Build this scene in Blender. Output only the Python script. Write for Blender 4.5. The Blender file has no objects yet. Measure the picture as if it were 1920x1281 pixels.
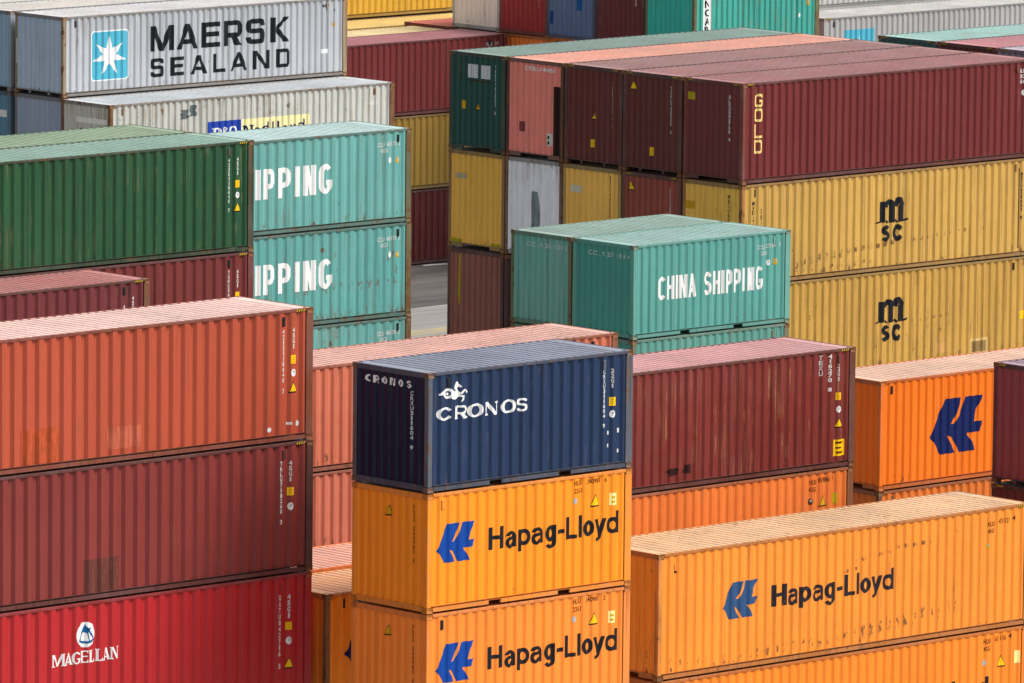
import bpy, bmesh, math, random
from mathutils import Vector, Matrix
from mathutils.geometry import tessellate_polygon

SC = bpy.context.scene
COL = SC.collection
# ------------------------------------------------------------------ camera
YAW, PITCH, ROLL, FPX, EYE = 0.8197411913574132, 0.13323369612732933, 0.010484883367425656, 14791.449, 33.8417
cy, sy, cp, sp = math.cos(YAW), math.sin(YAW), math.cos(PITCH), math.sin(PITCH)
fwd = Vector((cp*cy, cp*sy, -sp))
rgt = Vector((sy, -cy, 0))
upv = rgt.cross(fwd)
r2 = math.cos(ROLL)*rgt + math.sin(ROLL)*upv
u2 = -math.sin(ROLL)*rgt + math.cos(ROLL)*upv
cam = bpy.data.cameras.new('camera')
cam.sensor_fit = 'HORIZONTAL'; cam.sensor_width = 36.0
cam.lens = FPX/1920*36.0
cam.clip_start = 1.0; cam.clip_end = 3000.0
camo = bpy.data.objects.new('camera', cam); COL.objects.link(camo)
m = Matrix.Identity(4)
for i, v in enumerate((r2, u2, -fwd)):
    for k in range(3): m[k][i] = v[k]
m[0][3], m[1][3], m[2][3] = 0, 0, EYE
camo.matrix_world = m
SC.camera = camo
# ------------------------------------------------------------------ sky, sun, exposure
SUN = Vector((0.60, -0.74, 1.15)).normalized()
el = math.asin(SUN.z); rot = math.atan2(SUN.x, SUN.y)
w = bpy.data.worlds.new('World'); SC.world = w; w.use_nodes = True
nt = w.node_tree; nt.nodes.clear()
sky = nt.nodes.new('ShaderNodeTexSky'); sky.sky_type = 'NISHITA'; sky.sun_disc = False
sky.sun_elevation = el; sky.sun_rotation = rot; sky.dust_density = 4.0; sky.air_density = 1.2; sky.ozone_density = 1.0
hs = nt.nodes.new('ShaderNodeHueSaturation'); hs.inputs['Saturation'].default_value = 0.40
bg = nt.nodes.new('ShaderNodeBackground'); bg.inputs['Strength'].default_value = 0.15
wo = nt.nodes.new('ShaderNodeOutputWorld')
nt.links.new(sky.outputs[0], hs.inputs['Color']); nt.links.new(hs.outputs[0], bg.inputs[0]); nt.links.new(bg.outputs[0], wo.inputs[0])
sl = bpy.data.lights.new('sun', 'SUN'); sl.energy = 3.1; sl.angle = math.radians(24); sl.color = (1.0, 0.975, 0.945)
so = bpy.data.objects.new('sun', sl); COL.objects.link(so)
so.rotation_euler = SUN.to_track_quat('Z', 'Y').to_euler(); so.location = (150, 100, 120)
SC.view_settings.view_transform = 'Standard'; SC.view_settings.look = 'None'
SC.view_settings.exposure = 0.09; SC.view_settings.gamma = 1.0; SC.view_settings.use_curve_mapping = False
SC.cycles.max_bounces = 6; SC.cycles.diffuse_bounces = 3; SC.cycles.glossy_bounces = 2

# ------------------------------------------------------------------ materials
def lin(c):
    return tuple((x/255/12.92 if x/255 <= .04045 else ((x/255+.055)/1.055)**2.4) for x in c)
class NT:
    def __init__(s, name):
        s.m = bpy.data.materials.new(name); s.m.use_nodes = True
        s.t = s.m.node_tree; s.t.nodes.clear()
    def n(s, typ, **kw):
        nd = s.t.nodes.new('ShaderNode'+typ)
        for k, v in kw.items(): setattr(nd, k, v)
        return nd
    def put(s, sock, v):
        if hasattr(v, 'is_output') or isinstance(v, bpy.types.NodeSocket): s.t.links.new(v, sock)
        elif isinstance(v, tuple) and len(v) == 3 and sock.type == 'RGBA': sock.default_value = (*v, 1)
        else: sock.default_value = v
    def math(s, op, a, b=None, c=None, clamp=False):
        nd = s.n('Math', operation=op, use_clamp=clamp)
        for i, x in enumerate((a, b, c)):
            if x is not None: s.put(nd.inputs[i], x)
        return nd.outputs[0]
    def noise(s, vec, scale, detail=3, rough=.55, W=0.0):
        nd = s.n('TexNoise', noise_dimensions='4D')
        s.put(nd.inputs['Vector'], vec); nd.inputs['Scale'].default_value = scale
        nd.inputs['Detail'].default_value = detail; nd.inputs['Roughness'].default_value = rough
        nd.inputs['W'].default_value = W
        return nd.outputs['Fac']
    def mapv(s, vec, scale):
        nd = s.n('Mapping'); s.put(nd.inputs['Vector'], vec); nd.inputs['Scale'].default_value = scale
        return nd.outputs[0]
    def step(s, x, a, b):
        nd = s.n('MapRange', interpolation_type='SMOOTHSTEP'); s.put(nd.inputs[0], x)
        nd.inputs[1].default_value = a; nd.inputs[2].default_value = b
        nd.inputs[3].default_value = 0; nd.inputs[4].default_value = 1
        return nd.outputs[0]
    def mix(s, f, a, b):
        nd = s.n('Mix', data_type='RGBA'); s.put(nd.inputs[0], f); s.put(nd.inputs[6], a); s.put(nd.inputs[7], b)
        return nd.outputs[2]
    def bsdf(s, col, rough, bump=None, spec=.5, metal=0):
        b = s.n('BsdfPrincipled'); s.put(b.inputs['Base Color'], col); s.put(b.inputs['Roughness'], rough)
        b.inputs['Specular IOR Level'].default_value = spec; b.inputs['Metallic'].default_value = metal
        if bump is not None: s.put(b.inputs['Normal'], bump)
        o = s.n('OutputMaterial'); s.t.links.new(b.outputs[0], o.inputs[0]); return s.m

RUST = (.085, .036, .017); RUST2 = (.19, .085, .030)
def paint(name, rgb, seed, rust=.25, streak=.3, fade=0.0, scrapes=(), rough=.45, stcol=None, mott=.10, bump=.25, spec=.28, hh=0.0, dep=.036):
    """Weathered container paint: tone drift, vertical run marks, rust spots with runs below, scraped bands."""
    q = NT(name); tc = q.n('TexCoord').outputs['Object']; W = seed*7.31
    sx = q.n('SeparateXYZ'); q.put(sx.inputs[0], tc); X, Y, Z = sx.outputs
    big = q.noise(tc, .55, 3, .6, W)
    fine = q.noise(tc, 5.0, 4, .6, W+3)
    v = q.math('MULTIPLY_ADD', big, mott*3, 1-mott*1.5)
    v = q.math('MULTIPLY', v, q.math('MULTIPLY_ADD', fine, mott*1.4, 1-mott*.7))
    wn = q.n('TexWhiteNoise', noise_dimensions='2D'); cx_ = q.n('CombineXYZ')
    q.put(cx_.inputs[0], q.math('FLOOR', q.math('DIVIDE', X, 1.13))); q.put(cx_.inputs[1], W); q.put(wn.inputs['Vector'], cx_.outputs[0])
    v = q.math('MULTIPLY', v, q.math('MULTIPLY_ADD', wn.outputs['Value'], .12, .94))
    mul = q.n('VectorMath', operation='SCALE'); q.put(mul.inputs[0], rgb); q.put(mul.inputs['Scale'], v)
    col = mul.outputs[0]
    if hh < 0:  # roof: pooled dirt, chalky and rusty areas
        p1 = q.noise(q.mapv(tc, (1, 1, 0)), 1.3, 5, .65, W+31); p2 = q.noise(q.mapv(tc, (.5, 2.5, 0)), 1.6, 5, .65, W+33)
        col = q.mix(q.math('MULTIPLY', q.step(p1, .50, .68), .42), col, tuple(.45*c+.55*d for c, d in zip(rgb, (.20, .15, .12))))
        col = q.mix(q.math('MULTIPLY', q.step(p2, .52, .70), .40), col, tuple(.7*c+.3*.62 for c in rgb))
    if fade: col = q.mix(q.math('MULTIPLY', q.step(q.noise(tc, .9, 5, .65, W+9), .35, .72), fade), col, tuple(.55*c+.45*.36 for c in rgb))
    # run marks: long in z, narrow along the wall
    st = q.noise(q.mapv(tc, (7.0, 7.0, .30)), 1.3, 4, .6, W+5)
    st2 = q.noise(q.mapv(tc, (16.0, 16.0, .9)), 1.0, 3, .6, W+6)
    brk = q.step(q.noise(tc, 1.7, 3, .6, W+35), .44, .60)
    sm = q.math('MULTIPLY', q.math('MULTIPLY', q.step(st, .49, .66), q.step(st2, .42, .62)), brk)
    sc_ = stcol if stcol else tuple(.5*c+.5*d for c, d in zip(rgb, (.26, .20, .15)))
    col = q.mix(q.math('MULTIPLY', sm, min(1, streak*1.25)), col, sc_)
    ds = q.noise(q.mapv(tc, (9.0, 9.0, .22)), 1.2, 3, .6, W+15)
    col = q.mix(q.math('MULTIPLY', q.step(ds, .53, .68), min(.85, streak*1.15)), col, tuple(c*.5 for c in rgb))
    # rust spots in patches and their runs
    sp_ = q.noise(q.mapv(tc, (1, 1, .55)), 6.5, 6, .7, W+11)
    pat = q.noise(tc, .8, 3, .6, W+13)
    rk = q.math('ADD', sp_, q.math('MULTIPLY', q.math('SUBTRACT', pat, .5), .45))
    th = .77-.29*rust
    rmask = q.step(rk, th, th+.06)
    run = q.noise(q.mapv(tc, (11, 11, .5)), 1.0, 5, .65, W+17)
    rrun = q.math('MULTIPLY', q.step(q.math('ADD', run, q.math('MULTIPLY', q.math('SUBTRACT', pat, .5), .4)), .68-.25*rust, .78-.25*rust), .8)
    if scrapes:
        blot = q.noise(q.mapv(tc, (2.2, 2.2, 1.3)), 5.0, 5, .7, W+21)
        for (u0, z0, u1, z1, hw, den) in scrapes:
            k = (z1-z0)/(u1-u0)
            zl = q.math('MULTIPLY_ADD', X, k, z0-k*u0)
            zl = q.math('ADD', zl, q.math('MULTIPLY_ADD', q.noise(q.mapv(tc, (1.1, 0, 0)), 1.0, 2, .5, W+25), hw*1.6, -hw*.8))
            d = q.math('ABSOLUTE', q.math('SUBTRACT', Z, zl))
            band = q.math('SUBTRACT', 1.0, q.step(d, hw*.35, hw))
            inx = q.math('MULTIPLY', q.step(X, u0-.05, u0+.25), q.math('SUBTRACT', 1.0, q.step(X, u1-.25, u1+.05)))
            crest = q.math('SUBTRACT', 1.0, q.step(Y, OUT+.18*dep, OUT+.62*dep))
            sm_ = q.math('MULTIPLY', q.math('MULTIPLY', q.math('MULTIPLY', band, inx), crest), q.step(blot, .63-.24*den, .68-.24*den))
            rmask = q.math('MAXIMUM', rmask, sm_)
    if hh > 0:  # rust weeping from the top weld, blots along the bottom weld
        tp = q.noise(q.mapv(tc, (13, 13, .22)), 1.0, 4, .65, W+27)
        topm = q.math('MULTIPLY', q.step(q.math('ADD', tp, q.math('MULTIPLY', q.math('SUBTRACT', pat, .5), .5)), 0.655-.18*rust, .74-.18*rust), q.step(Z, hh-1.3, hh-.05))
        rrun = q.math('MAXIMUM', rrun, q.math('MULTIPLY', topm, .75))
        bt = q.noise(q.mapv(tc, (7, 7, 4)), 1.0, 5, .7, W+29)
        botm = q.math('MULTIPLY', q.step(q.math('ADD', bt, q.math('MULTIPLY', q.math('SUBTRACT', pat, .5), .4)), 0.67-.24*rust, .72-.24*rust), q.math('SUBTRACT', 1.0, q.step(Z, .16, .42)))
        rmask = q.math('MAXIMUM', rmask, botm)
    rcol = q.mix(q.noise(tc, 14, 3, .6, W+19), RUST, RUST2)
    col = q.mix(rrun, col, tuple(.45*c+.55*d for c, d in zip(rgb, RUST2)))
    col = q.mix(q.math('MULTIPLY', rmask, .92), col, rcol)
    rg = q.math('ADD', q.math('MULTIPLY_ADD', fine, .18, rough-.09), q.math('MULTIPLY', rmask, .3))
    bp = q.n('Bump'); bp.inputs['Strength'].default_value = bump; bp.inputs['Distance'].default_value = .05
    q.put(bp.inputs['Height'], q.noise(q.mapv(tc, (1, 1, .7)), 1.6, 3, .5, W+23))
    return q.bsdf(col, rg, bp.outputs[0], spec)

def flat(name, rgb, seed=0, rough=.5, wear=.0, under=(.2, .2, .2)):
    q = NT(name); tc = q.n('TexCoord').outputs['Object']
    f = q.noise(tc, 6, 4, .6, seed+.5)
    v = q.math('MULTIPLY_ADD', f, .24, .88)
    mul = q.n('VectorMath', operation='SCALE'); q.put(mul.inputs[0], rgb); q.put(mul.inputs['Scale'], v)
    col = mul.outputs[0]
    if wear:
        wv = q.noise(q.mapv(tc, (5, 5, 1.2)), 2.2, 5, .7, seed+4)
        col = q.mix(q.math('MULTIPLY', q.step(wv, .62-.3*wear, .74-.3*wear), min(1, .35+.7*wear)), col, under)
    return q.bsdf(col, rough, None, .12)

MK = dict(
    white=flat('white_marking_paint', (.78, .78, .76), 1), black=flat('black_marking_paint', (.012, .013, .016), 2),
    blue=flat('blue_emblem_paint', (.006, .055, .30), 3), blue_dull=flat('faded_blue_emblem_paint', (.028, .075, .18), 4, wear=.15, under=(.10, .15, .22)),
    navy=flat('navy_emblem_paint', (.006, .014, .085), 5), sky=flat('light_blue_emblem_paint', (.075, .39, .52), 6, wear=.08, under=(.3, .5, .55)),
    gold=flat('pale_gold_marking_paint', (.78, .58, .20), 7), yellow=flat('yellow_sticker', (.88, .52, .01), 8),
    pale=flat('pale_yellow_plate', (.86, .74, .28), 9), cream=flat('cream_marking_paint', (.84, .76, .40), 10, wear=.1, under=(.5, .38, .2)),
    brown=flat('dark_stencil_paint', (.10, .028, .008), 11), grey=flat('grey_marking_paint', (.42, .43, .44), 12),
    royal=flat('royal_blue_marking_paint', (.018, .055, .36), 13), ink=flat('faded_black_marking_paint', (.022, .018, .022), 14, wear=.12, under=(.3, .2, .07)),
    steel=flat('bare_steel', (.20, .23, .25), 15, wear=.3, under=(.08, .10, .11)), sextant=flat('deep_blue_marking_paint', (.01, .10, .26), 16),
    hazard=flat('worn_hazard_yellow', (.55, .36, .02), 27, wear=.25, under=(.1, .07, .03)), ochre=flat('ochre_sticker', (.62, .34, .01), 17), lime=flat('dirty_yellow_paint', (.42, .33, .01), 18), rustp=flat('rust_brown_patch', (.065, .03, .018), 19),
    white_worn=flat('worn_white_marking_paint', (.62, .62, .60), 20, wear=.25, under=(.3, .33, .32)),
    dark=flat('dark_vent_plastic', (.02, .02, .02), 21), tarp=flat('dark_blue_paint_patch', (.006, .014, .035), 22))

# ------------------------------------------------------------------ mesh helpers
def new_mesh(name, verts, faces):
    me = bpy.data.meshes.new(name); me.from_pydata(verts, [], faces); me.materials.append(None); me.update(); return me
def link(name, me, mat, parent, loc=None):
    o = bpy.data.objects.new(name, me); COL.objects.link(o)
    if parent is not None: o.parent = parent
    if loc: o.location = loc
    if mat is not None:
        if len(me.materials) == 0: me.materials.append(None)
        o.material_slots[0].link = 'OBJECT'; o.material_slots[0].material = mat
    return o
def boxes(name, lst, bev=0):
    bm = bmesh.new()
    for (x0, y0, z0, x1, y1, z1) in lst:
        r = bmesh.ops.create_cube(bm, size=1)
        bmesh.ops.scale(bm, vec=(x1-x0, y1-y0, z1-z0), verts=r['verts'])
        bmesh.ops.translate(bm, vec=((x0+x1)/2, (y0+y1)/2, (z0+z1)/2), verts=r['verts'])
    if bev: bmesh.ops.bevel(bm, geom=bm.edges[:], offset=bev, segments=1, affect='EDGES')
    me = bpy.data.meshes.new(name); bm.to_mesh(me); bm.free(); me.materials.append(None); return me

W = 2.438; L2, L4 = 6.058, 12.192; S, H = 2.591, 2.896
PL_, PR_ = .135, .225            # post widths on the long side (blind end, door end)
OUT, DEP = .014, .036            # outer flat depth behind the rails, corrugation depth
EDEP = .045
CACHE = {}
def cached(key, fn):
    if key not in CACHE: CACHE[key] = fn()
    return CACHE[key]
def profile(a, b, pitch, dep):
    """corrugation as (u, depth) breakpoints; whole ribs between a and b"""
    n = max(1, round((b-a)/pitch)); p = (b-a)/n; pts = [(a, OUT)]
    for i in range(n):
        s = a+i*p
        pts += [(s+.18*p, OUT), (s+.40*p, OUT+dep), (s+.60*p, OUT+dep), (s+.82*p, OUT)]
    pts.append((b, OUT)); return pts
def prof_at(pts, u):
    if u <= pts[0][0] or u >= pts[-1][0]: return .0
    for (a, d0), (b, d1) in zip(pts, pts[1:]):
        if a <= u <= b: return d0+(d1-d0)*(u-a)/max(1e-9, b-a)
def side_mesh(L, h, pitch, far, dep):
    pts = profile(PL_, L-PR_, pitch, dep); v = []; f = []
    for u, d in pts:
        y = W-d if far else d
        v += [(u, y, .155), (u, y, h-.055)]
    for i in range(len(pts)-1):
        q = (2*i, 2*i+2, 2*i+3, 2*i+1); f.append(q if not far else q[::-1])
    return new_mesh('side_panel', v, f)
def end_mesh(h, pitch):
    pts = profile(.13, W-.13, pitch, EDEP); v = []; f = []
    for u, d in pts: v += [(d, W-u, .15), (d, W-u, h-.10)]
    for i in range(len(pts)-1): f.append((2*i, 2*i+2, 2*i+3, 2*i+1))
    return new_mesh('end_panel', v, f)
def roof_mesh(L, h):
    x0, x1 = .34, L-.34; n = round((x1-x0)/.235); p = (x1-x0)/n; top, low = h-.008, h-.048
    xs = [(.05, top), (x0, top)]
    for i in range(n):
        s = x0+i*p; xs += [(s+.20*p, top), (s+.36*p, low), (s+.64*p, low), (s+.80*p, top)]
    xs += [(x1, top), (L-.05, top)]
    v = []; f = []
    for x, z in xs: v += [(x, .052, z), (x, W-.052, z)]
    for i in range(len(xs)-1): f.append((2*i, 2*i+2, 2*i+3, 2*i+1))
    return new_mesh('roof_panel', v, f)
def casting_mesh(cx, cyy, cz, L, h):
    bm = bmesh.new(); sx_, sy_, sz = .178, .162, .118
    r = bmesh.ops.create_cube(bm, size=1); bmesh.ops.scale(bm, vec=(sx_, sy_, sz), verts=bm.verts)
    bm.faces.ensure_lookup_table()
    for fc in list(bm.faces):
        n = fc.normal
        if (n.x*(1 if cx else -1) > .9) or (n.y*(1 if cyy else -1) > .9) or abs(n.z*(1 if cz else -1)) > .9:
            bmesh.ops.inset_region(bm, faces=[fc], thickness=.030)
            bmesh.ops.translate(bm, verts=fc.verts, vec=-n*.075)
    x = (L-sx_/2) if cx else sx_/2; y = (W-sy_/2) if cyy else sy_/2; z = (h-sz/2) if cz else sz/2
    bmesh.ops.translate(bm, verts=bm.verts, vec=(x, y, z))
    me = bpy.data.meshes.new('corner_casting'); bm.to_mesh(me); bm.free(); me.materials.append(None); return me
def bottom_rail(L, far):
    y0, y1 = (.006, .05) if not far else (W-.05, W-.006)
    ins = .022 if not far else -.022
    xs = [(.178, L-.178)]
    if L < 7:
        c = L/2; xs = [(.178, c-1.205), (c-.845, c+.845), (c+1.205, L-.178)]
    ya, yb = (.016, .058) if not far else (W-.058, W-.016)
    yc, yd = (.060, .072) if not far else (W-.072, W-.060)
    ye, yf = (.010, .070) if not far else (W-.070, W-.010)
    out = []
    for a, b in xs: out += [(a, ya, .026, b, yb, .112)]
    out += [(.178, yc, .118, L-.178, yd, .150), (.178, ye, .150, L-.178, yf, .158)]
    if L < 7: out += [(c-1.205, ya, .108, c-.845, yb, .112), (c+.845, ya, .108, c+1.205, yb, .112)]
    return boxes('bottom_rail', out)
def end_sill(tunnel):
    o = [(.006, .162, .118, .06, W-.162, .152)]
    if tunnel == 2:
        o += [(.006, .162, .03, .06, .62, .1179), (.006, W-.62, .03, .06, W-.162, .1179)]
    elif tunnel == 1:
        o += [(.006, .70, .03, .05, .78, .1179), (.006, W-.78, .03, .05, W-.70, .1179)]
    else: o += [(.006, .162, .03, .06, W-.162, .1179)]
    return boxes('end_sill', o)
def door_mesh(L, h, k):
    a, b = (.12, W/2-.006) if k == 0 else (W/2+.006, W-.12); X = L-.03
    o = [(X-.05, a, .15, X, b, h-.12)]
    for t in (.28, .72):
        y = a+(b-a)*t; o.append((X, y-.017, .12, X+.024, y+.017, h-.1))
    o.append((X+.002, a+.15, 1.05, X+.028, a+.6, 1.09))
    for z in (.4, 1.0, 1.6, 2.2): o.append((X+.001, (a if k == 0 else b-.12), z, X+.012, (a+.12 if k == 0 else b), z+.1))
    return boxes('door', o)

BOX = []
GROUP = 'shipping containers stacked in the yard'
def container(x, y, z, L, h, rgb, label, roof=None, pitch=.285, epitch=.235, rust=.25, streak=.3, fade=0., frust=.45, scrapes=(),
              frame=None, tunnel=None, rdust=.42, vents=None, erust=None, ergb=None, stcol=None, mott=.10, hazard=False, rrust=.30, dep=.044):
    k = len(BOX); seed = k+1
    e = bpy.data.objects.new('shipping_container', None); COL.objects.link(e)
    jj = random.Random(seed*13+5)
    e.location = (x+jj.uniform(-.018, .018), y+jj.uniform(-.012, .012), z); e.rotation_euler = (0, 0, jj.uniform(-.0011, .0011)); e.empty_display_size = .5
    e['label'] = label; e['category'] = 'shipping container'; e['group'] = GROUP
    jit = random.Random(seed)
    base = lin(rgb) if max(rgb) > 1.01 else rgb
    wm = paint('wall_paint', base, seed, rust, streak, fade, scrapes, stcol=stcol, mott=mott, hh=h, dep=dep)
    em = paint('end_paint', (tuple(v*min(2.2, .90/max(lin(ergb))) for v in lin(ergb)) if ergb else base), seed+70, erust if erust is not None else rust*.8, streak*.8, fade, (), stcol=stcol, mott=mott, hh=h)
    fb = lin(frame) if frame else tuple(c*.92 for c in base)
    fm = paint('post_paint', fb, seed+140, frust, .6, .25, (), rough=.55, mott=.18)
    rlb = tuple((.78 if L < 7 else .55)*(.65*a_+.35*b_)+(.12 if L < 7 else .07)*d_ for a_, b_, d_ in zip(base, fb, (.20, .17, .15)))  # dirty rail colour; for forty-footers the shade between tiers is painted in too
    lm = paint('rail_paint', rlb, seed+160, .25+.45*frust, .5, .2, (), rough=.55, mott=.16)
    km = paint('casting_paint', tuple(.45*a_+.55*b_ for a_, b_ in zip(fb, (.20, .09, .032))), seed+180, .45+.5*frust, .5, 0, (), rough=.6, mott=.2)
    rb = tuple(min(.84, .92*(v*1.18+.012)+.08*sum(lin(roof))/3) for v in lin(roof)) if roof else tuple(c*(1-rdust)+rdust*d for c, d in zip(base, (.34, .30, .27)))  # roof colour carries dust and fading plus the sky's pale reflection, painted in
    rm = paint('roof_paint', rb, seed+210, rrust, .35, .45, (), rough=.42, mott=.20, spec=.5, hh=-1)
    sidep = profile(PL_, L-PR_, pitch, dep); endp = profile(.13, W-.13, epitch, EDEP)
    link('side_panel', cached(('s', L, h, pitch, 0, dep), lambda: side_mesh(L, h, pitch, 0, dep)), wm, e)
    link('side_panel', cached(('s', L, h, pitch, 1, dep), lambda: side_mesh(L, h, pitch, 1, dep)), wm, e)
    link('end_panel', cached(('e', h, epitch), lambda: end_mesh(h, epitch)), em, e)
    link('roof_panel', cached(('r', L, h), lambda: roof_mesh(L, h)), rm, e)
    link('floor_panel', cached(('f', L), lambda: boxes('floor_panel', [(.05, .05, .125, L-.05, W-.05, .15)])), fm, e)
    for d in (0, 1): link('door', cached(('d', L, h, d), lambda: door_mesh(L, h, d)), em, e)
    for cx in (0, 1):
        for c2 in (0, 1):
            def post(cx=cx, c2=c2):
                wx = PL_ if not cx else PR_; x0 = .004 if not cx else L-.004-wx+.004
                y0 = .004 if not c2 else W-.134
                if not cx: return boxes('corner_post', [(x0, y0, .117, wx, y0+.13, h-.117)], .012)
                a, b = ((.05, .13) if not c2 else (W-.13, W-.05)); o1, o2 = ((.004, .05) if not c2 else (W-.05, W-.004))
                return boxes('corner_post', [(L-PR_+.028, o1, .117, L-.004, o2, h-.117), (L-PR_, a, .117, L-.004, b, h-.117)])
            link('corner_post', cached(('p', L, h, cx, c2), post), fm, e)
            for cz in (0, 1):
                link('corner_casting', cached(('c', L, h, cx, c2, cz), lambda: casting_mesh(cx, c2, cz, L, h)), km, e)
    for far in (0, 1):
        y0 = .006 if not far else W-.066
        link('top_rail', cached(('t', L, h, far), lambda: boxes('top_rail', [(.178, y0, h-.070, L-.178, y0+.06, h-.002)], .006)), lm, e)
        link('bottom_rail', cached(('b', L, far), lambda: bottom_rail(L, far)), lm, e)
    for cx in (0, 1):
        x0 = .006 if not cx else L-.066
        link('end_header', cached(('h', L, h, cx), lambda: boxes('end_header', [(x0, .162, h-.118, x0+.06, W-.162, h-.003)], .006)), lm, e)
    if tunnel is None: tunnel = 2 if L > 7 else 0
    link('end_sill', cached(('es', tunnel), lambda: end_sill(tunnel)), lm, e)
    link('door_sill', cached(('ds', L), lambda: boxes('door_sill', [(L-.066, .162, .03, L-.006, W-.162, .149)])), fm, e)
    c = dict(e=e, L=L, h=h, sp=sidep, ep=endp, fm=fm, k=k)
    if True:
        for u in ((.55, L-.85) if vents is None else vents):
            d = prof_at(sidep, u)
            link('vent', boxes('vent', [(u-.04, d-.022, h-.36, u+.04, d+.03, h-.15)], .008), MK['dark'] if jit.random() < .5 else fm, e)
    if hazard:
        for face in hazard: hazard_strip(c, face)
    BOX.append(c); return c

# ------------------------------------------------------------------ painted marks that follow the corrugation
def place(c, face, polys, mat, name, off=.004, step=.0004):
    """polys: list of simple polygons (u, v) on a wall; clipped at every fold of the panel and laid on it"""
    pts = c['sp'] if face == 's' else c['ep']
    br = [p[0] for p in pts]; verts = []; faces = []
    for li, poly in enumerate(polys):
        if len(poly) == 4 or len(poly) == 3: tris = [poly]
        else:
            t = tessellate_polygon([[Vector((p[0], p[1], 0)) for p in poly]]); tris = [[poly[i] for i in tr] for tr in t]
        for tr in tris:
            lo = min(p[0] for p in tr); hi = max(p[0] for p in tr)
            cuts = [lo]+[b for b in br if lo+1e-6 < b < hi-1e-6]+[hi]
            for a, b in zip(cuts, cuts[1:]):
                pg = clip(clip(tr, a, 1), b, -1)
                if len(pg) < 3: continue
                ar = sum(pg[i][0]*pg[(i+1) % len(pg)][1]-pg[(i+1) % len(pg)][0]*pg[i][1] for i in range(len(pg)))
                if abs(ar) < 1e-9: continue
                if ar < 0: pg = pg[::-1]
                i0 = len(verts)
                for (u, v) in pg:
                    uu = min(max(u, a+1e-7), b-1e-7); d = prof_at(pts, uu)-off-step*(li % 6)
                    verts.append((u, d, v) if face == 's' else (d, W-u, v))
                faces.append(tuple(range(i0, len(verts))))
    if not faces: return None
    return link(name, new_mesh(name, verts, faces), MK[mat] if isinstance(mat, str) else mat, c['e'])
def clip(pg, x, sgn):
    out = []
    for i in range(len(pg)):
        p, q = pg[i], pg[(i+1) % len(pg)]; a = (p[0]-x)*sgn; b = (q[0]-x)*sgn
        if a >= 0: out.append(p)
        if (a > 0 and b < 0) or (a < 0 and b > 0):
            t = a/(a-b); out.append((x, p[1]+(q[1]-p[1])*t))
    return out
def rect(u0, v0, u1, v1): return [(u0, v0), (u1, v0), (u1, v1), (u0, v1)]
def arc(cx, cy_, rx, ry, a0, a1, n=8):
    return [(cx+rx*math.cos(math.radians(a0+(a1-a0)*i/n)), cy_+ry*math.sin(math.radians(a0+(a1-a0)*i/n))) for i in range(n+1)]
def disc(cx, cy_, rx, ry, n=24): return arc(cx, cy_, rx, ry, 0, 360-360/n, n-1)
def stroke(pts, tv, th=None, closed=False):
    """elliptical pen: vertical stems tv wide, horizontals th thick"""
    th = tv if th is None else th; n = len(pts); L_, R_ = [], []
    for i in range(n):
        p = Vector(pts[i]); a = Vector(pts[i-1]) if (i > 0 or closed) else None; b = Vector(pts[(i+1) % n]) if (i < n-1 or closed) else None
        d1 = (p-a).normalized() if a is not None and (p-a).length > 1e-9 else None
        d2 = (b-p).normalized() if b is not None and (b-p).length > 1e-9 else None
        d1 = d1 or d2; d2 = d2 or d1
        n1 = Vector((-d1.y, d1.x)); n2 = Vector((-d2.y, d2.x)); nm = n1+n2
        if nm.length < 1e-6: nm = n1
        nm.normalize(); s = 1/max(.5, nm.dot(n1))
        o = Vector((nm.x*tv/2*s, nm.y*th/2*s)); L_.append(tuple(p+o)); R_.append(tuple(p-o))
    out = []
    for i in range(n if closed else n-1):
        j = (i+1) % n; out.append([L_[i], R_[i], R_[j], L_[j]])
    return out
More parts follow.
